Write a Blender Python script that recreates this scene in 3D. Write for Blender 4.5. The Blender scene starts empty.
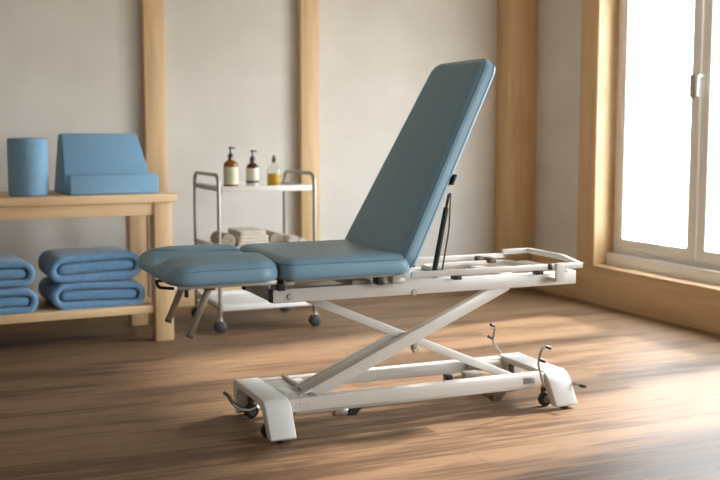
import bpy, bmesh, math, random
from mathutils import Vector, Matrix
random.seed(7)
PI = math.pi
scene = bpy.context.scene
COL = scene.collection
V = Vector

# ------------------------------------------------------------------ materials
def lin(r, g, b):
    f = lambda c: (c/12.92 if c <= .04045 else ((c+.055)/1.055)**2.4)
    return (f(r/255), f(g/255), f(b/255), 1)

def mat(name, col, rough=.5, metal=0, **kw):
    m = bpy.data.materials.new(name); m.use_nodes = True
    b = m.node_tree.nodes['Principled BSDF']
    b.inputs['Base Color'].default_value = col
    b.inputs['Roughness'].default_value = rough
    b.inputs['Metallic'].default_value = metal
    for k, v in kw.items():
        b.inputs[k].default_value = v
    return m

def nodes(m): return m.node_tree.nodes, m.node_tree.links, m.node_tree.nodes['Principled BSDF']

def noise_mix(m, c1, c2, scale=(1, 1, 1), nscale=5, detail=4, bump=0, bdist=.002, coord='Object', lo=.35, hi=.65):
    n, l, b = nodes(m)
    tc = n.new('ShaderNodeTexCoord'); mp = n.new('ShaderNodeMapping'); mp.inputs['Scale'].default_value = scale
    ns = n.new('ShaderNodeTexNoise'); ns.inputs['Scale'].default_value = nscale; ns.inputs['Detail'].default_value = detail
    cr = n.new('ShaderNodeValToRGB')
    cr.color_ramp.elements[0].position = lo; cr.color_ramp.elements[0].color = c1
    cr.color_ramp.elements[1].position = hi; cr.color_ramp.elements[1].color = c2
    l.new(tc.outputs[coord], mp.inputs['Vector']); l.new(mp.outputs[0], ns.inputs['Vector'])
    l.new(ns.outputs['Fac'], cr.inputs[0]); l.new(cr.outputs[0], b.inputs['Base Color'])
    if bump:
        bp = n.new('ShaderNodeBump'); bp.inputs['Strength'].default_value = bump; bp.inputs['Distance'].default_value = bdist
        l.new(ns.outputs['Fac'], bp.inputs['Height']); l.new(bp.outputs[0], b.inputs['Normal'])
    return m

def wood(name, c1, c2, axis, rough=.5):
    """oak: grain stretched along one axis"""
    m = mat(name, c1, rough)
    n, l, b = nodes(m)
    tc = n.new('ShaderNodeTexCoord'); mp = n.new('ShaderNodeMapping')
    s = [9, 9, 9]; s[axis] = .6; mp.inputs['Scale'].default_value = s
    ns = n.new('ShaderNodeTexNoise'); ns.inputs['Scale'].default_value = 3; ns.inputs['Detail'].default_value = 6
    ns.inputs['Roughness'].default_value = .6; ns.inputs['Distortion'].default_value = .4
    cr = n.new('ShaderNodeValToRGB')
    cr.color_ramp.elements[0].position = .3; cr.color_ramp.elements[0].color = c1
    cr.color_ramp.elements[1].position = .7; cr.color_ramp.elements[1].color = c2
    l.new(tc.outputs['Object'], mp.inputs[0]); l.new(mp.outputs[0], ns.inputs['Vector'])
    l.new(ns.outputs['Fac'], cr.inputs[0]); l.new(cr.outputs[0], b.inputs['Base Color'])
    bp = n.new('ShaderNodeBump'); bp.inputs['Strength'].default_value = .15; bp.inputs['Distance'].default_value = .001
    l.new(ns.outputs['Fac'], bp.inputs['Height']); l.new(bp.outputs[0], b.inputs['Normal'])
    return m

OAK1, OAK2 = lin(196, 160, 116), lin(216, 184, 142)
oak_x = wood('oak_grain_x', OAK1, OAK2, 0)
oak_y = wood('oak_grain_y', OAK1, OAK2, 1)
oak_z = wood('oak_grain_z', OAK1, OAK2, 2)

def floor_material():
    m = mat('walnut_planks', (.2, .1, .05, 1), .36)
    n, l, b = nodes(m)
    tc = n.new('ShaderNodeTexCoord')
    br = n.new('ShaderNodeTexBrick')
    br.inputs['Scale'].default_value = 1; br.inputs['Brick Width'].default_value = 1.9
    br.inputs['Row Height'].default_value = .19; br.inputs['Mortar Size'].default_value = .0015
    br.inputs['Mortar Smooth'].default_value = .3; br.inputs['Bias'].default_value = 0
    br.offset = .37
    br.inputs['Color1'].default_value = (0, 0, 0, 1); br.inputs['Color2'].default_value = (1, 1, 1, 1)
    br.inputs['Mortar'].default_value = (.5, .5, .5, 1)
    l.new(tc.outputs['Object'], br.inputs['Vector'])
    # grain
    mp = n.new('ShaderNodeMapping'); mp.inputs['Scale'].default_value = (1.1, 17, 1)
    add = n.new('ShaderNodeVectorMath'); add.operation = 'ADD'
    sc = n.new('ShaderNodeVectorMath'); sc.operation = 'SCALE'; sc.inputs['Scale'].default_value = 7
    l.new(br.outputs['Color'], sc.inputs[0]); l.new(tc.outputs['Object'], add.inputs[0]); l.new(sc.outputs[0], add.inputs[1])
    l.new(add.outputs[0], mp.inputs[0])
    ns = n.new('ShaderNodeTexNoise'); ns.inputs['Scale'].default_value = 2.2; ns.inputs['Detail'].default_value = 8
    ns.inputs['Roughness'].default_value = .55; ns.inputs['Distortion'].default_value = .5
    l.new(mp.outputs[0], ns.inputs['Vector'])
    mp2 = n.new('ShaderNodeMapping'); mp2.inputs['Scale'].default_value = (.45, 3.2, 1)
    l.new(tc.outputs['Object'], mp2.inputs[0])
    n2 = n.new('ShaderNodeTexNoise'); n2.inputs['Scale'].default_value = 1.6; n2.inputs['Detail'].default_value = 3
    l.new(mp2.outputs[0], n2.inputs['Vector'])
    m1 = n.new('ShaderNodeMath'); m1.operation = 'MULTIPLY_ADD'; m1.inputs[1].default_value = .8; 
    l.new(n2.outputs['Fac'], m1.inputs[0]); l.new(ns.outputs['Fac'], m1.inputs[2])
    m2 = n.new('ShaderNodeMath'); m2.operation = 'MULTIPLY_ADD'; m2.inputs[1].default_value = .14
    l.new(br.outputs['Color'], m2.inputs[0]); l.new(m1.outputs[0], m2.inputs[2])
    cr = n.new('ShaderNodeValToRGB')
    e = cr.color_ramp.elements
    e[0].position = .62; e[0].color = lin(78, 57, 41)
    e[1].position = 1.1; e[1].color = lin(128, 101, 76)
    k = e.new(.86); k.color = lin(100, 76, 56)
    l.new(m2.outputs[0], cr.inputs[0])
    mx = n.new('ShaderNodeMixRGB'); mx.blend_type = 'MULTIPLY'
    dk = n.new('ShaderNodeMath'); dk.operation = 'MULTIPLY'; dk.inputs[1].default_value = .35
    l.new(br.outputs['Fac'], dk.inputs[0]); l.new(dk.outputs[0], mx.inputs[0])
    l.new(cr.outputs[0], mx.inputs[1]); mx.inputs[2].default_value = (.2, .15, .1, 1)
    l.new(mx.outputs[0], b.inputs['Base Color'])
    rr = n.new('ShaderNodeMapRange'); rr.inputs['To Min'].default_value = .42; rr.inputs['To Max'].default_value = .58; b.inputs['Specular IOR Level'].default_value = .13
    l.new(ns.outputs['Fac'], rr.inputs[0]); l.new(rr.outputs[0], b.inputs['Roughness'])
    bp = n.new('ShaderNodeBump'); bp.inputs['Strength'].default_value = .18; bp.inputs['Distance'].default_value = .0015
    l.new(ns.outputs['Fac'], bp.inputs['Height']); l.new(bp.outputs[0], b.inputs['Normal'])
    return m

M_floor = floor_material()
M_plaster = noise_mix(mat('warm_plaster', lin(204, 197, 188), .85), lin(203, 197, 188), lin(211, 205, 197), nscale=2.5, detail=6, bump=.12, bdist=.003)
M_ceiling = mat('ceiling_paint', lin(214, 208, 198), .9)
M_vinyl = noise_mix(mat('blue_vinyl', lin(114, 148, 168), .42), lin(113, 147, 167), lin(118, 153, 173), nscale=160, detail=2, bump=.08, bdist=.0006)
M_seam = mat('blue_vinyl_piping', lin(94, 132, 155), .45)
M_towel = noise_mix(mat('blue_terry', lin(98, 144, 186), .95), lin(92, 134, 170), lin(112, 154, 190), nscale=90, detail=4, bump=.5, bdist=.003)
M_towel.node_tree.nodes['Principled BSDF'].inputs['Sheen Weight'].default_value = .3
M_foam = noise_mix(mat('blue_foam_cover', lin(108, 152, 182), .8), lin(116, 155, 184), lin(125, 164, 192), nscale=120, detail=3, bump=.2, bdist=.001)
M_white = mat('white_powder_coat', lin(208, 202, 194), .33)
M_wplas = mat('white_moulded_plastic', lin(214, 211, 206), .3)
M_greymet = mat('grey_painted_steel', lin(176, 170, 160), .4, .2)
M_chrome = mat('brushed_steel', lin(176, 172, 166), .28, 1)
M_strut = mat('dull_strut_metal', lin(140, 128, 114), .4, .6)
M_darkmet = mat('dark_steel', lin(96, 84, 72), .4, .7)
M_black = mat('black_plastic', lin(24, 23, 24), .4)
M_rubber = mat('dark_rubber', lin(48, 48, 52), .6)
M_hub = mat('grey_wheel_hub', lin(120, 118, 116), .4)
M_plate = mat('grey_data_plate', lin(160, 160, 156), .4)
M_plateink = mat('plate_print', lin(110, 112, 112), .5)
M_redink = mat('faint_red_print', lin(196, 172, 166), .5)
M_pvc = mat('white_window_frame', lin(230, 228, 224), .35)
M_extrev = mat('white_outer_reveal', lin(235, 232, 226), .7)
M_cart = mat('white_trolley_enamel', lin(228, 224, 218), .35)
M_tube = mat('satin_tube', lin(150, 143, 134), .35, .75)
M_towelw = noise_mix(mat('cream_terry', lin(214, 205, 190), .95), lin(208, 198, 184), lin(222, 214, 202), nscale=80, bump=.4, bdist=.002)
M_towelt = noise_mix(mat('taupe_terry', lin(160, 140, 122), .95), lin(166, 148, 130), lin(186, 168, 150), nscale=80, bump=.4, bdist=.002)
M_amber = mat('amber_glass', lin(150, 92, 30), .08, **{'Transmission Weight': .55, 'IOR': 1.45})
M_damber = mat('dark_amber_glass', lin(92, 44, 24), .1, **{'Transmission Weight': .3, 'IOR': 1.45})
M_oil = mat('yellow_oil', lin(222, 178, 30), .1, **{'Transmission Weight': .5, 'IOR': 1.2})
M_clear = bpy.data.materials.new('clear_glass')
M_lab1 = mat('pale_green_label', lin(206, 205, 170), .6)
M_lab2 = mat('white_label', lin(212, 204, 192), .6)
M_lab3 = mat('dark_label_band', lin(52, 34, 30), .5)
M_print = mat('label_print', lin(160, 156, 126), .6)
M_print2 = mat('label_print_grey', lin(170, 160, 150), .6)
M_cork = mat('dark_stopper', lin(60, 48, 40), .6)

def thin_glass(m, gloss=.06, tint=(1, 1, 1, 1)):
    m.use_nodes = True
    n, l = m.node_tree.nodes, m.node_tree.links
    n.clear()
    o = n.new('ShaderNodeOutputMaterial'); mx = n.new('ShaderNodeMixShader')
    t = n.new('ShaderNodeBsdfTransparent'); t.inputs[0].default_value = tint
    g = n.new('ShaderNodeBsdfGlossy'); g.inputs['Roughness'].default_value = .03
    fr = n.new('ShaderNodeLayerWeight'); fr.inputs[0].default_value = .5
    pw = n.new('ShaderNodeMath'); pw.operation = 'POWER'; pw.inputs[1].default_value = 5
    ad = n.new('ShaderNodeMath'); ad.operation = 'MULTIPLY_ADD'; ad.inputs[1].default_value = .8; ad.inputs[2].default_value = .03
    l.new(fr.outputs['Facing'], pw.inputs[0]); l.new(pw.outputs[0], ad.inputs[0])
    l.new(ad.outputs[0], mx.inputs[0]); l.new(t.outputs[0], mx.inputs[1]); l.new(g.outputs[0], mx.inputs[2])
    l.new(mx.outputs[0], o.inputs[0]); return m
M_pane = thin_glass(bpy.data.materials.new('window_glass'))
thin_glass(M_clear, tint=(.93, .95, .92, 1))

# ------------------------------------------------------------------ helpers
def obj(name, bm, m, parent=None, smooth=True, angle=40):
    """link a bmesh (vertices in world coordinates, or in the parent's frame) as ONE mesh object"""
    me = bpy.data.meshes.new(name); 
    bmesh.ops.recalc_face_normals(bm, faces=bm.faces)
    bm.to_mesh(me); bm.free()
    if isinstance(m, (list, tuple)):
        for k in m: me.materials.append(k)
    else: me.materials.append(m)
    o = bpy.data.objects.new(name, me); COL.objects.link(o)
    if smooth:
        me.shade_smooth()
        try: me.set_sharp_from_angle(angle=math.radians(angle))
        except Exception: pass
    if parent: o.parent = parent
    return o

def tag(o, label, cat, group=None):
    o['label'] = label; o['category'] = cat
    if group: o['group'] = group
    return o

def thing(name, label, cat, loc=(0, 0, 0), rz=0, group=None):
    o = bpy.data.objects.new(name, None); COL.objects.link(o)
    o.empty_display_size = .1
    o.location = loc; o.rotation_euler = (0, 0, rz)
    return tag(o, label, cat, group)

def struct(name, bm, m, parent=None, **k):
    o = obj(name, bm, m, parent, **k)
    if not parent: o['kind'] = 'structure'
    return o

def new(): return bmesh.new()

def box(bm, x0, x1, y0, y1, z0, z1, bev=0, seg=2, M=None, mi=0):
    vs = [bm.verts.new((x, y, z)) for x in (x0, x1) for y in (y0, y1) for z in (z0, z1)]
    idx = [(0, 1, 3, 2), (4, 6, 7, 5), (0, 4, 5, 1), (2, 3, 7, 6), (0, 2, 6, 4), (1, 5, 7, 3)]
    fs = [bm.faces.new([vs[i] for i in f]) for f in idx]
    for f in fs: f.material_index = mi
    if M is not None: bmesh.ops.transform(bm, matrix=M, verts=vs)
    if bev:
        es = list({e for f in fs for e in f.edges})
        r = bmesh.ops.bevel(bm, geom=es, offset=bev, segments=seg, affect='EDGES', profile=.5)
        for f in r['faces']: f.material_index = mi
    return bm

def ring(bm, x0, x1, y0, y1, z0, z1, f, bev=.004):
    """picture-frame shape in the YZ plane, one closed solid"""
    L = []
    for x in (x0, x1):
        for k in (0, f):
            L.append([bm.verts.new((x, a, b)) for a, b in ((y0+k, z0+k), (y1-k, z0+k), (y1-k, z1-k), (y0+k, z1-k))])
    fs = []
    for i in range(4):
        j = (i+1) % 4
        fs += [bm.faces.new((L[0][i], L[0][j], L[1][j], L[1][i])), bm.faces.new((L[2][i], L[2][j], L[3][j], L[3][i])),
               bm.faces.new((L[0][i], L[0][j], L[2][j], L[2][i])), bm.faces.new((L[1][i], L[1][j], L[3][j], L[3][i]))]
    if bev:
        bmesh.ops.recalc_face_normals(bm, faces=fs)
        es = [e for e in {e for q in fs for e in q.edges} if e.calc_face_angle(0) > .5]
        bmesh.ops.bevel(bm, geom=es, offset=bev, segments=2, affect='EDGES', profile=.5)
    return bm

def prism(bm, prof, axis, a, b, bev=0, seg=2):
    """profile polygon (2-D) extruded along axis from a to b. axis x: prof=(y,z); y: (x,z); z: (x,y)"""
    def P(p, t):
        return {'x': (t, p[0], p[1]), 'y': (p[0], t, p[1]), 'z': (p[0], p[1], t)}[axis]
    A = [bm.verts.new(P(p, a)) for p in prof]; B = [bm.verts.new(P(p, b)) for p in prof]
    n = len(prof); fs = [bm.faces.new(A), bm.faces.new(B[::-1])]
    for i in range(n): fs.append(bm.faces.new((A[i], A[(i+1) % n], B[(i+1) % n], B[i])))
    if bev:
        bmesh.ops.recalc_face_normals(bm, faces=fs)
        es = [e for e in {e for f in fs for e in f.edges} if len(e.link_faces) == 2 and e.calc_face_angle(0) > .5]
        bmesh.ops.bevel(bm, geom=es, offset=bev, segments=seg, affect='EDGES', profile=.5)
    return bm

def smooth_path(pts, r=.02, n=5, closed=False):
    """round the corners of a polyline"""
    pts = [V(p) for p in pts]; out = []
    N = len(pts)
    for i, p in enumerate(pts):
        if not closed and i in (0, N-1): out.append(p); continue
        a, b = pts[i-1], pts[(i+1) % N]
        d1, d2 = (a-p), (b-p)
        k = min(r, d1.length*.48, d2.length*.48)
        s, e = p+d1.normalized()*k, p+d2.normalized()*k
        for j in range(n+1):
            t = j/n; out.append(s*(1-t)**2 + p*2*t*(1-t) + e*t*t)
    return out

def tube(bm, pts, r, n=10, cap=True, closed=False):
    pts = [V(p) for p in pts]; N = len(pts)
    rr = r if isinstance(r, (list, tuple)) else [r]*N
    rings = []; up = None
    for i, p in enumerate(pts):
        if closed: t = pts[(i+1) % N]-pts[i-1]
        else: t = pts[min(i+1, N-1)]-pts[max(i-1, 0)]
        t.normalize()
        if up is None:
            up = V((0, 0, 1)) if abs(t.z) < .9 else V((0, 1, 0))
        u = (up - t*up.dot(t)).normalized(); up = u; w = t.cross(u)
        rings.append([bm.verts.new(p + (u*math.cos(2*PI*k/n)+w*math.sin(2*PI*k/n))*rr[i]) for k in range(n)])
    M = N if closed else N-1
    for i in range(M):
        a, b = rings[i], rings[(i+1) % N]
        for k in range(n): bm.faces.new((a[k], a[(k+1) % n], b[(k+1) % n], b[k]))
    if cap and not closed:
        bm.faces.new(rings[0][::-1]); bm.faces.new(rings[-1])
    return bm

def lathe(bm, prof, c=(0, 0, 0), n=24, axis='z', mi=0):
    """prof = (radius, height) list around an axis through c"""
    c = V(c); rings = []
    def P(r, h, a):
        x, y = r*math.cos(a), r*math.sin(a)
        return c + {'z': V((x, y, h)), 'x': V((h, x, y)), 'y': V((x, h, y))}[axis]
    for r, h in prof:
        if r < 1e-6: rings.append([bm.verts.new(P(0, h, 0))])
        else: rings.append([bm.verts.new(P(r, h, 2*PI*k/n)) for k in range(n)])
    for a, b in zip(rings, rings[1:]):
        for k in range(n):
            k2 = (k+1) % n
            if len(a) == 1 and len(b) == 1: continue
            f = (a[0], b[k2], b[k]) if len(a) == 1 else (a[k], a[k2], b[0]) if len(b) == 1 else (a[k], a[k2], b[k2], b[k])
            bm.faces.new(f).material_index = mi
    for ring, rev in ((rings[0], True), (rings[-1], False)):
        if len(ring) > 1: bm.faces.new(ring[::-1] if rev else ring).material_index = mi
    return bm

def beam(bm, a, b, w, h, yw=None, bev=.003):
    """rectangular bar from a to b (in an XZ plane): thickness h in plane, width w along Y"""
    a, b = V(a), V(b); d = b-a; L = d.length
    ang = math.atan2(d.z, d.x)
    M = Matrix.Translation(a) @ Matrix.Rotation(-ang, 4, 'Y')
    return box(bm, 0, L, -w/2, w/2, -h/2, h/2, bev, 2, M)

def rrect(a, b, r, n=8):
    """rounded rectangle outline, half sizes a,b, same point count for every r"""
    r = max(min(r, a, b), 1e-4); o = []
    for cx, cy, s in ((a-r, b-r, 0), (-(a-r), b-r, PI/2), (-(a-r), -(b-r), PI), (a-r, -(b-r), 1.5*PI)):
        for k in range(n+1):
            t = s+PI/2*k/n; o.append((cx+r*math.cos(t), cy+r*math.sin(t)))
        # extra points along the straight side for displacement
    pts = []
    for i in range(len(o)):
        p, q = o[i], o[(i+1) % len(o)]
        pts.append(p)
        if (i+1) % (n+1) == 0:
            for j in range(1, 12): pts.append((p[0]+(q[0]-p[0])*j/12, p[1]+(q[1]-p[1])*j/12))
    return pts

def pad(bm, x0, x1, y0, y1, z0, z1, rc, rt, rb, crown=0, disp=None, M=None, taper=0):
    """upholstered cushion: rounded plan, rounded top (rt) and bottom (rb) edges, slight crown"""
    cx, cy, a, b = (x0+x1)/2, (y0+y1)/2, (x1-x0)/2, (y1-y0)/2
    rings = []
    NB = 5
    for k in range(NB+1):
        t = PI/2*k/NB; rings.append((rb*(1-math.sin(t)), z0+rb*(1-math.cos(t)), 0))
    NT = 8
    for k in range(NT+1):
        t = PI/2*k/NT; rings.append((rt*(1-math.cos(t)), z1-rt+rt*math.sin(t), k/NT))
    m = min(a, b)*.985
    for k in range(1, 17):
        t = k/16; rings.append((rt+(m-rt)*t, z1+crown*(1-(1-t)**2), 1))
    first = None; prev = None; allv = []
    for ins, z, w in rings:
        ring = []
        for x, y in rrect(a-ins, b-ins, rc-ins*.8):
            zz = z + (disp(cx+x, cy+y)*w if disp and w else 0)
            k = 1-taper/b*((cx+x)-x0)/(x1-x0) if taper else 1
            ring.append(bm.verts.new((cx+x, cy+y*k, zz)))
        allv += ring
        if prev:
            for i in range(len(ring)):
                j = (i+1) % len(ring); bm.faces.new((prev[i], prev[j], ring[j], ring[i]))
        else: first = ring
        prev = ring
    bm.faces.new(first[::-1])
    # close the narrow slit in the middle with quads
    n = len(prev); bm.faces.new(prev)
    if M is not None: bmesh.ops.transform(bm, matrix=M, verts=allv)
    return bm

def piping(bm, x0, x1, y0, y1, z, rc, ins, r=.0028, M=None, disp=None, taper=0):
    cx, cy, a, b = (x0+x1)/2, (y0+y1)/2, (x1-x0)/2-ins, (y1-y0)/2-ins
    pts = [V((cx+x, cy+y, z+(disp(cx+x, cy+y) if disp else 0))) for x, y in rrect(a, b, rc-ins*.8)]
    if taper:
        for p in pts: p.y *= 1-taper/((y1-y0)/2)*(p.x-x0)/(x1-x0)
    if M is not None: pts = [M @ p for p in pts]
    return tube(bm, pts, r, 6, closed=True)

# ------------------------------------------------------------------ the room
WX, WY = 4.42, 7.08          # right wall plane, back wall plane
LX, FY, H = -2.4, -2.6, 2.75
struct('floor', box(new(), LX-.1, WX+.5, FY-.1, WY+.1, -.1, 0), M_floor, smooth=False)
struct('ceiling', box(new(), LX-.1, WX+.5, FY-.1, WY+.1, H, H+.1), M_ceiling, smooth=False)
struct('wall_back', box(new(), LX-.1, WX+.3, WY, WY+.1, 0, H), M_plaster, smooth=False)
struct('wall_front', box(new(), LX-.1, WX+.3, FY-.1, FY, 0, H), M_plaster, smooth=False)
struct('wall_left', box(new(), LX-.1, LX, FY, WY, 0, H), M_plaster, smooth=False)
# right wall with two tall openings
W_OPEN = [(3.40, 6.09), (-.6, 1.9)]
ZS, ZT = .27, 2.45
bm = new()
for a, b in ((FY, -.6), (1.9, 3.40), (6.09, WY)): box(bm, WX, WX+.2, a, b, 0, H)
for a, b in W_OPEN:
    box(bm, WX, WX+.2, a, b, 0, ZS-.005); box(bm, WX, WX+.2, a, b, ZT, H)
struct('wall_right', bm, M_plaster, smooth=False)
# oak plinth along the right wall and the sill board on top of it
bm = new(); box(bm, WX-.035, WX, FY, 6.88, 0, ZS, .004)
struct('baseboard_right', bm, oak_y)
bm = new(); box(bm, LX, 4.17, WY-.022, WY, 0, .12, .004)
struct('baseboard_back', bm, oak_x)
# posts on the back wall
PD = .07
for i, (x0, x1) in enumerate(((1.455, 1.595), (2.555, 2.695), (.02, .165), (-1.1, -.95))):
    struct('trim_%d' % (i+1), box(new(), x0, x1, WY-PD, WY-.0005, 0, H, .004), oak_z)
struct('trim_5', box(new(), 4.175, WX-.0005, 6.885, WY-.0005, 0, H, .005), oak_z)     # corner post

def casing(n, y0, y1):
    bm = new(); box(bm, WX-.03, WX-.0005, y0, y1, ZS, H, .003); struct('trim_%d' % n, bm, oak_z)
casing(6, 6.09, 6.285)
casing(7, 3.205, 3.40)

def window(n, y0, y1, bays):
    XF = WX+.14                                    # inner face of the frame
    root = bpy.data.objects.new('window_%d' % n, None); COL.objects.link(root); root['kind'] = 'structure'
    root.location = (XF, (y0+y1)/2, ZS)
    ox, oy, oz = root.location
    def P(name, bm, m, parent=None, **k):
        bmesh.ops.translate(bm, vec=(-ox, -oy, -oz), verts=bm.verts); return obj(name, bm, m, parent or root, **k)
    # oak lining of the reveal
    bm = new()
    box(bm, WX-.03, XF+.05, y1-.012, y1, ZS, ZT, .002); box(bm, WX-.03, XF+.05, y0, y0+.012, ZS, ZT, .002)
    box(bm, WX-.03, XF+.05, y0, y1, ZT-.012, ZT, .002)
    P('reveal_lining', bm, oak_z)
    bm = new(); box(bm, WX-.045, XF, y0, y1, ZS-.012, ZS+.002, .003); P('ledge', bm, oak_y)
    # outer reveal
    bm = new()
    box(bm, XF+.06, XF+.24, y1-.14, y1+.05, ZS-.02, ZT+.05); box(bm, XF+.06, XF+.24, y0-.05, y0+.10, ZS-.02, ZT+.05)
    P('outer_reveal', bm, M_extrev, smooth=False)
    # white sill piece
    bm = new(); box(bm, XF-.07, XF+.06, y0+.012, y1-.012, ZS+.002, ZS+.085, .006); P('sill', bm, M_pvc)
    y0 += .012; y1 -= .012
    z0 = ZS+.085
    bm = new()
    ring(bm, XF-.012, XF+.06, y0, y1, z0, ZT-.012, .048)
    P('window_frame', bm, M_pvc)
    # bays: widths measured from the far end; 2 leaves or 1 leaf each
    tot = y1-y0; e1 = y1
    for bi, (wd, leaves) in enumerate(bays):
        e0 = max(y0, e1-wd) if bi < len(bays)-1 else y0
        if bi < len(bays)-1: bm = new(); box(bm, XF-.012, XF+.06, e0-.040, e0+.040, z0+.046, ZT-.058, .003); P('mullion', bm, M_pvc)
        a, b = e0+.045, e1-.045; e1 = e0
        mid = (a+b)/2
        for s, (p, q) in enumerate(((a, mid-.007), (mid+.007, b)) if leaves == 2 else ((a, b),)):
            bm = new(); f = .078; za, zb = z0+.03, ZT-.05
            ring(bm, XF-.028, XF+.04, p, q, za, zb, f, .006)
            sash = P('sash', bm, M_pvc)
            bm = new(); box(bm, XF+.006, XF+.010, p+f-.004, q-f+.004, za+f-.004, zb-f+.004)
            g = P('pane', bm, M_pane, sash, smooth=False)
        if leaves != 2: continue
        # handle on the nearer leaf of the pair's meeting stile
        bm = new()
        box(bm, XF-.036, XF-.027, mid-.052, mid-.018, 1.42, 1.53, .004)
        h = P('handle_plate', bm, M_pvc)
        bm = new()
        tube(bm, smooth_path([(XF-.03, mid-.035, 1.545), (XF-.078, mid-.035, 1.545), (XF-.082, mid-.035, 1.42)], .015), .0095, 8)
        P('handle', bm, M_wplas, h)
        bm = new(); box(bm, XF-.045, XF-.027, mid+.045, mid+.085, 1.41, 1.56, .006)
        P('lock_box', bm, M_greymet)
window(1, 3.40, 6.09, ((1.73, 2), (1, 1)))
window(2, -.6, 1.9, ((3, 2),))

# ------------------------------------------------------------------ treatment table
YC = 4.0
table = thing('treatment_table', 'blue padded adjustable treatment couch on white scissor lift base, backrest raised', 'treatment table', (1.95, YC, 0))
TO = V(table.location)
def tp(name, bm, m, parent=None, **k):
    bmesh.ops.translate(bm, vec=-TO, verts=bm.verts)
    return obj(name, bm, m, parent or table, **k)

# --- pads
sp = tp('seat_pad', pad(new(), 1.268, 1.812, 3.68, 4.33, .643, .726, .055, .046, .02, .006), M_vinyl, angle=60)
tp('seam', piping(new(), 1.268, 1.812, 3.68, 4.33, .704, .055, .006), M_seam, sp)
def groove(x, y):
    t = (x-.85)/.40
    c = math.exp(-((y-4.05)/.080)**2)
    g = -.050*c*min(1, .5+t)
    ridge = .014*math.exp(-((y-3.86)/.07)**2)+.010*math.exp(-((y-4.23)/.06)**2)
    end = -.018*max(0, 1-t/.35)**2
    return g+ridge+end
lp = tp('leg_pad', pad(new(), .842, 1.270, 3.68, 4.34, .643, .724, .085, .052, .02, .004, groove), M_vinyl, angle=60)
tp('seam', piping(new(), .842, 1.270, 3.68, 4.34, .698, .085, .008, disp=lambda x, y: groove(x, y)*.6), M_seam, lp)
ang = math.radians(27.6)
BM = Matrix.Translation((1.812, YC, .660)) @ Matrix(((math.sin(ang), 0, -math.cos(ang), 0), (0, 1, 0, 0), (math.cos(ang), 0, math.sin(ang), 0), (0, 0, 0, 1)))
bp = tp('backrest_pad', pad(new(), -.012, 0.920, -.32, .32, 0, .074, .06, .034, .014, .006, M=BM, taper=.09), M_vinyl, angle=60)
tp('seam', piping(new(), -.012, 0.920, -.32, .32, .056, .06, .004, M=BM, taper=.09), M_seam, bp)
tp('seam', piping(new(), -.012, 0.920, -.32, .32, .014, .06, .001, M=BM, taper=.09), M_seam, bp)
bm = new(); box(bm, .03, .86, -.17, .17, -.016, .002, .004, 2, BM); tp('backrest_board', bm, M_black)
bm = new(); box(bm, .375, .42, -.292, -.262, -.011, -.0005, .002, 2, BM); tp('backrest_catch', bm, M_black)

# --- boards and frames directly under the pads
for yy, sg in ((3.945, -1), (4.155, 1)):      # stitched lines beside the channel
    pts = []
    for k in range(25):
        t = k/24; x = .862+t*.39
        y = yy+sg*.085*max(0, 1-t/.4)**2
        pts.append((x, y, .7255+groove(x, y)-(.012*max(0, 1-t/.08)+.010*max(0, (t-.93)/.07))))
    tp('seam', tube(new(), pts, .0026, 6), M_seam, lp)
bm = new()
for y in (3.70, 4.27): box(bm, .88, 1.255, y+.02, y+.04, .629, .646, .003)
box(bm, .90, .93, 3.73, 4.27, .624, .646, .003); box(bm, 1.20, 1.235, 3.73, 4.27, .624, .646, .003)
tp('leg_section_frame', bm, M_greymet)
bm = new()
for y in (3.70, 4.27): box(bm, 1.285, 1.80, y+.03, y+.05, .632, .646, .003)
box(bm, 1.29, 1.33, 3.73, 4.27, .622, .646, .003); box(bm, 1.74, 1.78, 3.73, 4.27, .622, .646, .003)
tp('seat_section_frame', bm, M_greymet)
for (x0, x1, z0, z1) in ((1.270, 1.299, .598, .631), (1.685, 1.715, .598, .628)):
    bm = new(); box(bm, x0, x1, 3.75, 3.80, z0, z1, .0015); tp('spacer_block', bm, M_black)
    bm = new(); box(bm, x0, x1, 4.21, 4.265, z0, z1, .002); tp('spacer_block', bm, M_black)
bm = new(); box(bm, .90, .912, 3.70, 3.72, .604, .630, .001); tp('bolt', bm, M_black)
bm = new(); box(bm, 1.745, 1.80, 3.74, 3.79, .598, .622, .003); tp('hinge_bracket', bm, M_greymet)
bm = new(); box(bm, 1.60, 1.68, 3.81, 4.19, .585, .612, .003); tp('cross_plate', bm, M_greymet)

# --- upper frame
bm = new()
ZT0, ZT1 = .542, .597
box(bm, 1.266, 2.655, 3.80, 3.845, ZT0, ZT1, .004)
box(bm, 1.266, 2.655, 4.155, 4.20, ZT0, ZT1, .004)
box(bm, 2.595, 2.658, 3.802, 4.198, ZT0-.002, ZT1+.004, .010, 3)
box(bm, 1.30, 1.345, 3.84, 4.16, ZT0+.004, ZT1-.004, .003)
tp('upper_frame', bm, M_white)
bm = new(); box(bm, 1.258, 1.268, 3.803, 3.842, ZT0+.003, ZT1-.003, .002); tp('end_cap', bm, M_black)
bm = new(); box(bm, 1.258, 1.268, 4.158, 4.197, ZT0+.003, ZT1-.003, .002); tp('end_cap', bm, M_black)
bm = new(); box(bm, 1.262, 1.272, 3.85, 4.15, ZT0+.004, ZT1+.018, .002); tp('end_plate', bm, M_greymet)
for x in (1.335, 1.87):
    bm = new(); lathe(bm, [(0, -.006), (.011, -.006), (.013, -.001), (.013, .002)], (x, 3.80, .567 if x < 1.5 else .550), 14, 'y'); tp('bolt', bm, M_greymet)
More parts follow.
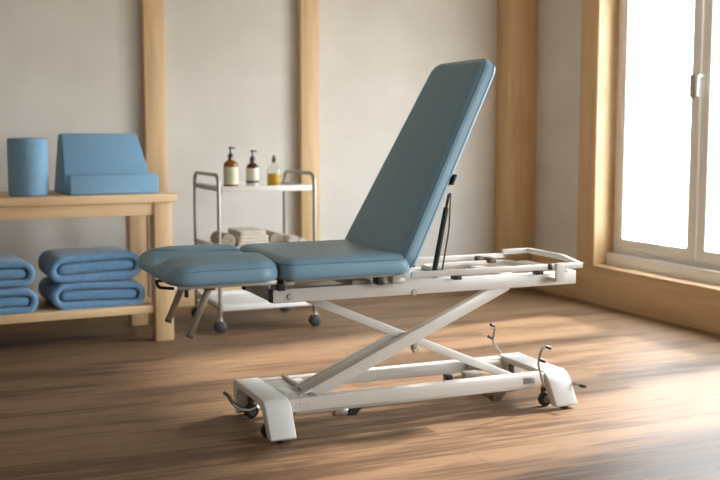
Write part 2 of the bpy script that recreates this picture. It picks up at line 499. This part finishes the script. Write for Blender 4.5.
# inner tray between the long rails
bm = new()
inner = smooth_path([(2.06, 3.90, .607), (2.47, 3.90, .607), (2.50, 3.93, .607), (2.50, 4.10, .607), (2.46, 4.13, .607), (2.06, 4.13, .607)], .05, 5, True)
tube(bm, inner, .013, 8, closed=True)
tp('inner_frame', bm, M_white)
bm = new(); box(bm, 1.85, 2.08, 3.84, 4.16, .585, .598, .003); tp('cross_plate', bm, M_white)
bm = new(); box(bm, 2.30, 2.36, 3.84, 4.16, .585, .60, .003); tp('cross_plate', bm, M_white)
# accessory rails on both long sides + cross bar at the head end
bm = new(); box(bm, 1.835, 2.655, 3.750, 3.765, .617, .641, .003); n_rail = tp('side_rail', bm, M_white)
bm = new(); box(bm, 2.652, 2.660, 3.751, 3.764, .619, .639, .001); tp('rail_cap', bm, M_black, n_rail)
bm = new(); box(bm, 1.835, 2.56, 4.232, 4.247, .612, .634, .003); tp('side_rail', bm, M_white)
bm = new()
prism(bm, [(2.545, .612), (2.56, .612), (2.56, .628), (2.70, .628), (2.70, .652), (2.545, .652)], 'y', 4.232, 4.250, .002)
box(bm, 2.675, 2.70, 3.95, 4.25, .630, .652, .003)
beamM = None
a, b = V((2.688, 3.96, .641)), V((2.632, 3.757, .634))
d = b-a; Mx = Matrix.Translation(a) @ d.to_track_quat('X', 'Z').to_matrix().to_4x4()
box(bm, 0, d.length, -.012, .012, -.010, .011, .003, 2, Mx)
tp('head_bar', bm, M_white)
for x in (2.035, 2.43):
    bm = new(); box(bm, x, x+.035, 3.765, 3.80, .596, .620, .002); tp('spacer_block', bm, M_black)
    bm = new(); box(bm, x, x+.035, 4.20, 4.235, .594, .614, .002); tp('spacer_block', bm, M_black)
bm = new(); box(bm, 2.512, 2.556, 3.740, 3.752, .563, .645, .003); box(bm, 2.512, 2.556, 3.745, 3.80, .563, .58, .002); tp('rail_bracket', bm, M_white)
bm = new(); box(bm, 2.478, 2.494, 3.742, 3.768, .618, .642, .002); tp('rail_stop', bm, M_black)
for x, y, z in ((2.37, 4.18, .612), (2.42, 4.19, .604), (2.34, 4.02, .622)):
    bm = new(); box(bm, x, x+.035, y-.015, y+.02, z, z+.022, .005); tp('hinge_knob', bm, M_darkmet)

# --- gas spring holding the backrest
g1, g0 = V((2.062, 3.87, .945)), V((1.992, 3.87, .600))
gs = bm = new(); d = g1-g0
tube(bm, [g0, g0+d*.83], .0115, 12); tube(bm, [g0+d*.83, g0+d*.98], .006, 8)
lathe(bm, [(0, -.014), (.012, -.014), (.012, .014), (0, .014)], g0+V((0, 0, .006)), 10, 'y')
gs = tp('gas_spring', bm, M_black)
bm = new(); tube(bm, smooth_path([g1+V((-.004, .0, -.005)), g1+V((.004, -.01, .002)), g1+V((-.004, -.012, -.15)), V((2.022, 3.858, .60))], .03), .004, 8); tp('release_cable', bm, M_darkmet)
bm = new(); Mb = BM.copy(); box(bm, .300, .335, -.15, -.11, -.045, -.012, .003, 2, Mb); tp('spring_bracket', bm, M_darkmet)

# --- support struts and lever below the leg pad
for y in (3.80, 4.15):
    bm = new(); beam(bm, (1.020, y, .632), (.936, y, .440), .024, .022); s = tp('support_strut', bm, M_strut)
    bm = new(); beam(bm, (.940, y, .449), (.934, y, .436), .026, .024, bev=.002); tp('strut_cap', bm, M_darkmet, s)
    bm = new(); box(bm, .995, 1.035, y-.018, y+.018, .612, .630, .003); tp('strut_bracket', bm, M_darkmet)
bm = new()
tube(bm, smooth_path([(1.03, 4.12, .632), (.96, 4.12, .615), (.92, 4.12, .610), (.880, 4.12, .610)], .02), .006, 8)
tube(bm, smooth_path([(.884, 4.12, .610), (.894, 4.12, .584), (.955, 4.12, .576)], .012), .0065, 8)
tp('release_lever', bm, M_black)

# --- lifting scissor
def mid(a, b, t): return (a[0]+(b[0]-a[0])*t, a[1]+(b[1]-a[1])*t)
A0, A1 = (1.40, .135), (2.345, .548)
B0, B1 = (1.45, .535), (2.44, .110)
bm = new(); beam(bm, (A0[0], 3.872, A0[1]), (A1[0], 3.872, A1[1]), .034, .050); tp('scissor_arm', bm, M_white)
bm = new(); q = mid(A0, A1, .49); beam(bm, (A0[0], 3.972, A0[1]), (q[0], 3.972, q[1]), .030, .044); tp('scissor_arm', bm, M_white)
for y in (3.915, 4.09):
    bm = new(); beam(bm, (B0[0], y, B0[1]), (B1[0], y, B1[1]), .026, .034); tp('scissor_arm', bm, M_white)
# cross tubes that join each pair
bm = new()
p = mid(A0, A1, .985); tube(bm, [(p[0], 3.87, p[1]), (p[0], 4.13, p[1])], .014)
tp('pivot_shaft', bm, M_chrome)
bm = new(); p = mid(A0, A1, .04); tube(bm, [(p[0], 3.82, p[1]), (p[0], 4.18, p[1])], .016)
tp('pivot_shaft', bm, M_chrome)
bm = new(); p = mid(A0, A1, .50); tube(bm, [(p[0], 3.862, p[1]), (p[0], 4.10, p[1])], .013); tp('pivot_shaft', bm, M_chrome)
bm = new(); lathe(bm, [(0, -.006), (.012, -.006), (.014, .003), (.014, .014), (0, .014)], (1.905, 3.853, .298), 16, 'y'); box(bm, 1.895, 1.915, 3.858, 3.885, .298, .345, .002); tp('bolt', bm, M_greymet)
# channel plate joining the lower halves of the main arms
bm = new(); a, b = mid(A0, A1, .03), mid(A0, A1, .50)
d = V((b[0]-a[0], 0, b[1]-a[1])); an = math.atan2(d.z, d.x)
Mx = Matrix.Translation((a[0], 4.0, a[1])) @ Matrix.Rotation(-an, 4, 'Y')
box(bm, 0, d.length*.94, -.112, -.044, .012, .021, .002, 2, Mx)
tp('arm_channel', bm, M_white)
# lifting motor column lying low between the rails
bm = new(); tube(bm, [(2.14, 4.05, .115), (2.34, 4.05, .120)], .009, 12); box(bm, 2.235, 2.31, 4.03, 4.07, .095, .135, .006)
tp('lift_motor', bm, M_greymet)
bm = new(); box(bm, 2.145, 2.175, 4.03, 4.07, .095, .130, .003); tp('motor_bracket', bm, M_black)

# --- base: two long rails and two moulded end bridges
ZR0, ZR1 = .107, .160
bm = new(); box(bm, 1.33, 2.50, 3.80, 3.845, ZR0, ZR1, .004); tp('base_rail', bm, M_white)
bm = new(); box(bm, 1.33, 2.50, 4.145, 4.19, ZR0, ZR1, .004); tp('base_rail', bm, M_white)
bm = new(); box(bm, 1.335, 1.50, 3.848, 4.142, .144, .156, .003); tp('base_plate', bm, M_white)
bm = new(); box(bm, 2.30, 2.47, 3.845, 3.87, .120, .150, .003); tp('roller_track', bm, M_greymet)
bm = new(); box(bm, 2.30, 2.47, 4.12, 4.145, .120, .150, .003); tp('roller_track', bm, M_greymet)
bm = new(); box(bm, 1.345, 1.385, 3.90, 4.01, .1555, .1585, .001); tp('end_label', bm, M_wplas)

def end_bridge(x0, x1, lean):
    """arch seen from the end: flat top, legs flaring outward to the floor"""
    hw, hb, zt, th = .212, .250, .166, .024
    out = [(YC-hb, .012), (YC-hw-.012, zt-.030), (YC-hw+.018, zt), (YC+hw-.018, zt), (YC+hw+.012, zt-.030), (YC+hb, .012),
           (YC+hb-.050, .012), (YC+hw-.036, zt-.060), (YC+hw-.075, zt-th-.006), (YC-hw+.075, zt-th-.006), (YC-hw+.036, zt-.060), (YC-hb+.050, .012)]
    # round the upper shoulders
    pts = smooth_path([(y, 0, z) for y, z in out], .016, 4, True)
    bm = new(); prism(bm, [(p.x, p.z) for p in pts], 'x', x0, x1, .006, 3)
    for v in bm.verts: v.co.x += lean*(zt-v.co.z)
    return bm
for nm, x0, x1, lean in (('end_bridge', 1.220, 1.328, .10), ('end_bridge', 2.498, 2.610, .24)):
    e = tp(nm, end_bridge(x0, x1, lean), M_wplas, angle=35)
    for y in (YC-.222, YC+.222):
        bm = new(); xx = (x0+x1)/2+lean*.16; lathe(bm, [(0, 0), (.016, 0), (.018, .004), (.018, .012), (0, .012)], (xx, y, 0), 14); tp('glide_foot', bm, M_rubber, e)

def caster(x, y, r=.031, fork=True):
    bm = new(); lathe(bm, [(r*.55, -.013), (r*.93, -.012), (r, -.007), (r, .007), (r*.93, .012), (r*.55, .013)], (x, y, r), 22, 'y')
    w = tp('caster_wheel', bm, M_rubber)
    bm = new(); lathe(bm, [(0, -.016), (r*.5, -.016), (r*.55, -.012), (r*.55, .012), (r*.5, .016), (0, .016)], (x, y, r), 16, 'y'); tp('wheel_hub', bm, M_hub, w)
    bm = new(); box(bm, x-.009, x+.009, y+.017, y+.021, r-.006, .080, .001)
    box(bm, x-.012, x+.012, y-.014, y+.021, .068, .084, .002); box(bm, x-.010, x+.010, y-.006, y+.014, .080, .142, .002); tp('caster_fork', bm, M_darkmet, w)
for x, y in ((1.262, 3.86), (1.285, 4.16), (2.533, 3.842), (2.545, 4.14)): caster(x, y)

# brackets hanging under the near base rail
bm = new(); box(bm, 1.525, 1.585, 3.812, 3.85, .066, .096, .004); b1 = tp('rail_bracket', bm, M_chrome)
bm = new(); prism(bm, [(1.578, .066), (1.615, .066), (1.645, .096), (1.59, .096)], 'y', 3.808, 3.855); tp('bracket_block', bm, M_black, b1)
bm = new(); prism(bm, [(2.265, .048), (2.30, .048), (2.345, .096), (2.215, .096), (2.24, .066), (2.26, .08)], 'y', 3.83, 3.87, .003); tp('rail_bracket', bm, M_darkmet)
bm = new(); box(bm, 1.36, 2.44, 3.806, 3.84, ZR0-.012, ZR0-.001, .002); tp('cable_channel', bm, M_greymet)
# data plate on the near base rail
bm = new(); box(bm, 2.395, 2.452, 3.797, 3.8005, .118, .146, .001); dp = tp('data_plate', bm, M_plate)
bm = new()
for i in range(4): box(bm, 2.400, 2.440 if i % 2 else 2.447, 3.7962, 3.7975, .1225+i*.0055, .1245+i*.0055)
tp('plate_print', bm, M_plateink, dp, smooth=False)
bm = new()
for i in range(4):
    x = 1.352+i*.016; box(bm, x, x+.006, 3.7992, 3.8005, .122, .128+.006*(i % 2)); box(bm, x+.001, x+.009, 3.7992, 3.8005, .136, .141)
tp('rail_marks', bm, M_redink, smooth=False)

# pedals
def pedal(pts, grips, r=.0052):
    bm = new(); tube(bm, smooth_path(pts, .014), r, 8)
    p = tp('foot_pedal', bm, M_chrome)
    for a, b in grips:
        bm = new(); tube(bm, [a, b], .0072, 8); tp('pedal_grip', bm, M_black, p)
pedal([(2.475, 3.765, .110), (2.415, 3.72, .228), (2.432, 3.72, .286), (2.455, 3.72, .294), (2.470, 3.715, .288)],
      [((2.452, 3.72, .295), (2.474, 3.714, .286)), ((2.420, 3.722, .242), (2.447, 3.714, .231))])
pedal([(2.545, 4.19, .130), (2.474, 4.2, .228), (2.489, 4.2, .292), (2.468, 4.2, .306)],
      [((2.486, 4.202, .297), (2.462, 4.198, .308)), ((2.474, 4.202, .241), (2.450, 4.198, .252))])
pedal([(2.585, 3.83, .105), (2.625, 3.78, .108), (2.648, 3.72, .104)], [((2.640, 3.735, .104), (2.652, 3.71, .103))], .006)
pedal([(1.30, 4.11, .060), (1.275, 4.13, .040), (1.245, 4.17, .038), (1.215, 4.20, .062), (1.195, 4.20, .100), (1.176, 4.20, .112)], [], .0085)

# ------------------------------------------------------------------ oak bench on the left
RZ = math.radians(3)
BO = V((1.345, 5.93, 0))           # front right foot
bench = thing('storage_bench', 'light oak two-tier bench carrying blue cushions on top and towels below', 'bench', BO, RZ)
BMx = Matrix.Translation(BO) @ Matrix.Rotation(RZ, 4, 'Z')
def bpnt(u, v, z=0): return BMx @ V((u, v, z))
L = -2.35
bm = new(); box(bm, L, .055, -.02, .66, .803, .850, .006); obj('bench_top', bm, oak_x, bench)
bm = new(); box(bm, L+.1, -.076, .012, .040, .730, .803, .003); obj('apron', bm, oak_x, bench)
bm = new(); box(bm, L+.1, -.09, .60, .63, .730, .803, .003); obj('apron', bm, oak_x, bench)
for u in (-.105, L+.03):
    for v in (0, .545):
        k = .02 if v else .028; bm = new(); box(bm, u+k, u+.105+k, v, v+.10, 0, .803, .005); obj('leg', bm, oak_z, bench)
bm = new(); box(bm, L+.1, -.078, .02, .62, .165, .212, .005); obj('lower_shelf', bm, oak_x, bench)
bm = new(); box(bm, -.070, -.02, .10, .545, .150, .205, .003); obj('stretcher', bm, oak_y, bench)

# folded towels
def folded_towel(name, u0, u1, v0, depth, z0, h, label, group, seed):
    rnd = random.Random(seed)
    w = u1-u0; cx, cz = w/2, h/2
    bm = new()
    def outline(a, b, r, n=8):
        o = []
        for qx, qy, s in ((a-r, b-r, 0), (-(a-r), b-r, PI/2), (-(a-r), -(b-r), PI), (a-r, -(b-r), 1.5*PI)):
            for k in range(n+1):
                t = s+PI/2*k/n; o.append((qx+r*math.cos(t), qy+r*math.sin(t)))
            nx = {0: (-(a-r), b), PI/2: (-a, -(b-r)), PI: (a-r, -b), 1.5*PI: (a, b-r)}[s]
            p = o[-1]
            for j in range(1, 10): o.append((p[0]+(nx[0]-p[0])*j/10, p[1]+(nx[1]-p[1])*j/10))
        return o
    th = h*.27
    ph = rnd.random()*6
    def wob(x, y, z):
        return V((.006*math.sin(4*y+ph+z*9), .006*math.sin(7*x+ph), .006*math.sin(6*x+ph*2)*(.5+math.cos(5*y+ph)*.5)-.008*max(0, (abs(x-w/2)/(w/2)))**3*(z/h)))
    def shell(prof_fn, ysteps):
        rings = []
        for ins, y in ysteps:
            rings.append([bm.verts.new(V((cx+p[0], y, max(.0005, cz+p[1])))+wob(cx+p[0], y, cz+p[1]) if cz+p[1] > .004 else V((cx+p[0], y, 0))) for p in prof_fn(ins)])
        for a, b in zip(rings, rings[1:]):
            for i in range(len(a)): bm.faces.new((a[i], a[(i+1) % len(a)], b[(i+1) % len(a)], b[i]))
        return rings
    e = th*.42
    st = [(e*(1-math.sin(t)), e*(1-math.cos(t))) for t in [PI/2*k/5 for k in range(6)]]
    ys = [(i_, y_) for i_, y_ in st] + [(0, depth*k/6) for k in range(1, 6)] + [(i_, depth-y_) for i_, y_ in st[::-1]]
    R = shell(lambda i: outline(w/2-i, h/2-i, min(h*.46, h/2-i-.001)), ys)
    bm.faces.new(R[-1])
    # front: inner edge of the outer layer, running back into the fold
    iy = [(0+th-e*(1-math.sin(t)), e*(1-math.cos(t))) for t in [PI/2*k/5 for k in range(6)]] + [(th, .05), (th, .10)]
    I = shell(lambda i: outline(w/2-i, h/2-i, max(.004, h/2-i-.001)*.95), iy)
    a, b = R[0], I[0]
    for i in range(len(a)): bm.faces.new((a[i], b[i], b[(i+1) % len(a)], a[(i+1) % len(a)]))
    bm.faces.new(I[-1])
    # inner layer, a rounded slab between
    s = h/2-th-.0045
    iy2 = [(s*.75*(1-math.sin(t)), .006+s*.75*(1-math.cos(t))) for t in [PI/2*k/5 for k in range(6)]] + [(0, .095)]
    S = shell(lambda i: outline(w/2-th-.008-i, s-i, max(.002, (s-i)*.95)), iy2)
    bm.faces.new(S[0]); bm.faces.new(S[-1])
    p = bpnt(u0, v0, z0)
    o = obj(name, bm, M_towel, None, angle=70)
    o.location = p; o.rotation_euler = (0, 0, RZ)
    return tag(o, label, 'towel', group)
G = 'folded blue towels on the bench shelf'
folded_towel('folded_towel', -.650, -.128, .050, .44, .2125, .145, 'blue folded towel, lower one of the right stack on the bench shelf', G, 1)
folded_towel('folded_towel', -.655, -.135, .055, .43, .3665, .150, 'blue folded towel, upper one of the right stack on the bench shelf', G, 2)
folded_towel('folded_towel', -1.21, -.725, .045, .44, .2125, .140, 'blue folded towel, lower one of the left stack, cut off by photo edge', G, 3)
folded_towel('folded_towel', -1.22, -.735, .050, .43, .3615, .145, 'blue folded towel, upper one of the left stack, cut off by photo edge', G, 4)

# foam roller and wedge cushion on the bench top
bm = new(); R_ = .107
lathe(bm, [(0, 0), (R_-.010, 0), (R_-.003, .003), (R_, .012), (R_, .304), (R_-.003, .313), (R_-.012, .317), (0, .319)], (0, 0, 0), 48)
o = obj('foam_roller', bm, M_foam, angle=50); o.location = bpnt(-.735, .16, .8505)
tag(o, 'blue upright foam cylinder bolster standing on the oak bench', 'bolster')
bm = new()
prof = smooth_path([(0, 0, 0), (.46, 0, 0), (.45, 0, .336), (.35, 0, .342), (.135, 0, .060), (.105, 0, .060), (.100, 0, .112), (0, 0, .112)], .014, 4, True)
prism(bm, [(p.x, p.z) for p in prof], 'x', 0, .50, .006, 3)
o = obj('wedge_cushion', bm, M_foam, angle=35); o.location = bpnt(-.530, .045, .8505); o.rotation_euler = (0, 0, math.radians(4))
for v in o.data.vertices:      # the block narrows a little towards its top
    if v.co.y > .11 and v.co.z > .1: v.co.x = .25+(v.co.x-.25)*(1-.10*(v.co.z-.1)/.2)
tag(o, 'blue foam wedge cushion with front lip on the oak bench', 'cushion')

# ------------------------------------------------------------------ trolley
CX0, CX1, CY0, CY1 = 1.677, 2.282, 6.03, 6.60
cart = thing('utility_trolley', 'white three-tier trolley with grey tube ends holding oil bottles', 'trolley', ((CX0+CX1)/2, (CY0+CY1)/2, 0))
CO = V(cart.location)
def cp(name, bm, m, parent=None, **k):
    bmesh.ops.translate(bm, vec=-CO, verts=bm.verts); return obj(name, bm, m, parent or cart, **k)
def tray(z, hgt=.034):
    bm = new(); x0, x1 = CX0+.014, CX1-.014
    box(bm, x0, x1, CY0+.004, CY1-.004, z-hgt, z-hgt+.010, .002)
    for (a, b, c, d) in ((x0, x1, CY0, CY0+.008), (x0, x1, CY1-.008, CY1), (x0, x0+.008, CY0+.008, CY1-.008), (x1-.008, x1, CY0+.008, CY1-.008)):
        box(bm, a, b, c, d, z-hgt, z, .002)
    return bm
TRZ = (.878, .515, .166)
for i, z in enumerate(TRZ): cp('tray', tray(z), M_cart)
for x in (CX0, CX1):
    bm = new()
    tube(bm, smooth_path([(x, CY0+.004, .085), (x, CY0+.004, .945), (x, CY1-.004, .945), (x, CY1-.004, .085)], .075, 8), .0115, 10)
    fr = cp('end_frame', bm, M_tube)
    for z in (.868, .505, .156):
        bm = new(); tube(bm, [(x, CY0+.01, z-.008), (x, CY1-.01, z-.008)], .010, 8); cp('rung', bm, M_tube, fr)
for x in (CX0, CX1):
    for y in (CY0+.004, CY1-.004):
        bm = new(); r = .037
        for s in (-1, 1):
            lathe(bm, [(0, -.011), (r*.7, -.011), (r, -.004), (r, .004), (r*.7, .011), (0, .011)], (x, y+s*.013, r), 20, 'y')
        w = cp('caster', bm, M_rubber)
        bm = new(); lathe(bm, [(0, .074), (.014, .074), (.012, .092), (0, .092)], (x, y, 0), 12); box(bm, x-.018, x+.018, y-.005, y+.005, .035, .078, .003); cp('caster_stem', bm, M_greymet, w)

# ---- bottles
ZB = TRZ[0]-.034+.0105
def pump(root, z, m, r=.014):
    bm = new(); lathe(bm, [(0, z), (r+.002, z), (r+.002, z+.020), (r*.6, z+.026), (r*.35, z+.030), (r*.35, z+.052), (r*.75, z+.053), (r*.75, z+.064), (0, z+.066)], (0, 0, 0), 16)
    tube(bm, [(0, 0, z+.059), (.012, -.012, z+.059), (.022, -.022, z+.054)] , .0042, 8)
    obj('pump', bm, m, root)
def bottle(label, x, y, R, prof, glass, lab, name='pump_bottle', bandz=None, scale=1):
    t = thing(name, label, 'bottle', (x, y, ZB), 0, 'bottles on the trolley top')
    bm = new(); lathe(bm, prof, (0, 0, 0), 32); obj('bottle_body', bm, glass, t)
    if lab:
        lz0, lz1, lm = lab
        bm = new(); lathe(bm, [(R+.0004, lz0), (R+.0012, lz0), (R+.0012, lz1), (R+.0004, lz1)], (0, 0, 0), 32); obj('paper_label', bm, lm, t)
    return t
R = .043
t = bottle('amber glass pump bottle with pale green label, leftmost on the trolley', 1.772, 6.10, R,
           [(0, 0), (R-.004, 0), (R, .004), (R, .148), (R-.002, .158), (R-.008, .167), (R-.018, .174), (.018, .178), (.016, .184), (.016, .194), (0, .194)], M_amber, (.034, .136, M_lab1))
pump(t, .192, M_black)
bm = new()
for i in range(5):
    for k in range(7):
        a = -2.1+.14*k; r = R+.0016; z = .070+i*.012
        if (i+k) % 4: box(bm, -.0022, .0022, -r-.0002, -r+.0004, z, z+.003, M=Matrix.Rotation(a+PI/2, 4, 'Z'))
obj('label_print', bm, M_print, t, smooth=False)
R = .038
t = bottle('dark brown pump bottle with white label and dark band, middle of the trolley top', 1.914, 6.12, R,
           [(0, 0), (R-.004, 0), (R, .004), (R, .130), (R-.002, .140), (R-.007, .148), (R-.015, .155), (.017, .159), (.015, .166), (.015, .174), (0, .174)], M_damber, (.003, .128, M_lab2))
bm = new(); lathe(bm, [(R+.0012, .040), (R+.0018, .040), (R+.0018, .052), (R+.0012, .052)], (0, 0, 0), 32); obj('label_band', bm, M_lab3, t)
pump(t, .172, M_black)
bm = new()
for i in range(4):
    for k in range(5):
        a = -2.0+.15*k; r = R+.0016; z = .066+i*.012
        if (i*2+k) % 3: box(bm, -.0022, .0022, -r-.0002, -r+.0004, z, z+.003, M=Matrix.Rotation(a+PI/2, 4, 'Z'))
obj('label_print', bm, M_print2, t, smooth=False)
R = .044
t = bottle('clear glass bottle half filled with yellow oil, rightmost on the trolley', 2.048, 6.11, R,
           [(R-.004, 0), (R, .004), (R, .118), (R-.006, .134), (R-.020, .146), (.016, .154), (.014, .176), (.017, .180), (.014, .182)], M_clear, None, 'oil_bottle')
bm = new(); r = R-.002; lathe(bm, [(0, .002), (r-.002, .002), (r, .006), (r, .094), (0, .094)], (0, 0, 0), 32); obj('oil', bm, M_oil, t)
bm = new(); lathe(bm, [(0, .160), (.0115, .160), (.0125, .182), (.009, .190), (.008, .202), (0, .205)], (0, 0, 0), 14); obj('stopper', bm, M_cork, t)

# ---- towels on the middle tray
ZM = TRZ[1]-.034+.0105
def soft_fold(x0, x1, y0, y1, z0, h, m, label, group, seed):
    rnd = random.Random(seed); bm = new()
    for k in range(2):
        zz = z0+k*h/2
        pad(bm, x0, x1, y0, y1, zz, zz+h/2-.0008, .02, h*.23, h*.22, .001)
    o = obj('hand_towel', bm, m, angle=60)
    c = V(((x0+x1)/2, (y0+y1)/2, z0))
    for v in o.data.vertices: v.co -= c
    o.location = c
    return tag(o, label, 'towel', group)
G2 = 'small towels on the middle tray'
soft_fold(1.815, 2.02, 6.10, 6.42, ZM, .040, M_towelw, 'cream folded hand towel, bottom of the small pile on middle tray', G2, 1)
soft_fold(1.82, 2.015, 6.11, 6.41, ZM+.040, .038, M_towelw, 'cream folded hand towel, second from bottom of pile on middle tray', G2, 2)
soft_fold(1.83, 2.00, 6.12, 6.40, ZM+.078, .030, M_towelw, 'cream folded hand towel, topmost of the pile on middle tray', G2, 3)
def rolled(x, y, z, r, ln, m, label, rz=0):
    bm = new(); turns = 2.6; N = 60; w = r/(turns+.6)
    pts = []
    for i in range(N+1):
        t = i/N; a = t*turns*2*PI; rr = r*(.12+.88*t)-w*.0
        pts.append((rr*math.cos(a), rr*math.sin(a)))
    A, B = [], []
    th = r*.88/turns*.80
    def P(i, inner, y):
        t = i/N; a = t*turns*2*PI; rr = r*(.12+.88*t) - (th if inner else 0); rr = max(rr, .001)
        return (rr*math.cos(a), y, rr*math.sin(a)+r)
    rows = [[bm.verts.new(P(i, inn, yy)) for i in range(N+1)] for inn, yy in ((0, 0), (0, ln), (1, ln), (1, 0))]
    for k in range(4):
        a, b = rows[k], rows[(k+1) % 4]
        for i in range(N): bm.faces.new((a[i], a[i+1], b[i+1], b[i]))
    bm.faces.new([rw[0] for rw in rows]); bm.faces.new([rw[-1] for rw in rows][::-1])
    o = obj('rolled_towel', bm, m, angle=60); o.location = (x, y, z); o.rotation_euler = (0, 0, rz)
    return tag(o, label, 'towel', G2)
rolled(1.758, 6.10, ZM, .050, .26, M_towelt, 'taupe rolled hand towel at the left of the cream pile')
rolled(2.072, 6.12, ZM, .048, .26, M_towelt, 'taupe rolled hand towel right of the cream pile')
rolled(2.158, 6.06, ZM, .036, .30, M_towelw, 'cream rolled hand towel between taupe roll and trolley right end', -.05)
rolled(2.232, 6.10, ZM, .028, .28, M_towelw, 'thin cream rolled hand towel against the trolley right end', -.02)

# ------------------------------------------------------------------ light
w = bpy.data.worlds.new('world'); scene.world = w; w.use_nodes = True
n, l = w.node_tree.nodes, w.node_tree.links
bg = n['Background']
tc = n.new('ShaderNodeTexCoord'); sx = n.new('ShaderNodeSeparateXYZ'); cr = n.new('ShaderNodeValToRGB')
mr = n.new('ShaderNodeMapRange'); mr.inputs['From Min'].default_value = -.25; mr.inputs['From Max'].default_value = .25
l.new(tc.outputs['Generated'], sx.inputs[0]); l.new(sx.outputs['Z'], mr.inputs[0]); l.new(mr.outputs[0], cr.inputs[0])
e = cr.color_ramp.elements
e[0].position = 0; e[0].color = (.34, .34, .31, 1)
e[1].position = 1; e[1].color = (.80, .91, 1.0, 1)
k = e.new(.45); k.color = (.66, .70, .68, 1)
k = e.new(.62); k.color = (.92, .97, 1.0, 1)
l.new(cr.outputs[0], bg.inputs[0]); bg.inputs[1].default_value = 12.5

sun = bpy.data.lights.new('sun', 'SUN'); sun.energy = 7.5; sun.angle = math.radians(5); sun.color = (1, .95, .90)
so = bpy.data.objects.new('sun', sun); COL.objects.link(so)
az, el = math.radians(9), math.radians(34)
d = V((-math.cos(az)*math.cos(el), -math.sin(az)*math.cos(el), -math.sin(el)))
so.rotation_euler = d.to_track_quat('-Z', 'Y').to_euler(); so.location = (9, 5, 5)
# light portals in the openings (they emit nothing, they only guide sampling of the sky)
for (a, b) in W_OPEN:
    p = bpy.data.lights.new('portal', 'AREA'); p.shape = 'RECTANGLE'; p.size = ZT-ZS; p.size_y = b-a
    p.cycles.is_portal = True
    po = bpy.data.objects.new('portal', p); COL.objects.link(po); po.location = (WX+.36, (a+b)/2, (ZS+ZT)/2)
    po.rotation_euler = (0, math.radians(90), 0)

# ------------------------------------------------------------------ camera
cam = bpy.data.cameras.new('camera'); co = bpy.data.objects.new('camera', cam); COL.objects.link(co)
cam.sensor_width = 36; cam.lens = 1050/720*36
yaw, pitch = .405, .1025
fw = V((math.sin(yaw)*math.cos(pitch), math.cos(yaw)*math.cos(pitch), -math.sin(pitch)))
co.location = (0, 0, 1.2); co.rotation_euler = fw.to_track_quat('-Z', 'Y').to_euler()
cam.dof.use_dof = True; cam.dof.focus_distance = 4.15; cam.dof.aperture_fstop = 2.0
scene.camera = co

vs = scene.view_settings
vs.view_transform = 'Standard'; vs.look = 'None'; vs.gamma = 1; vs.exposure = .75; vs.use_curve_mapping = False
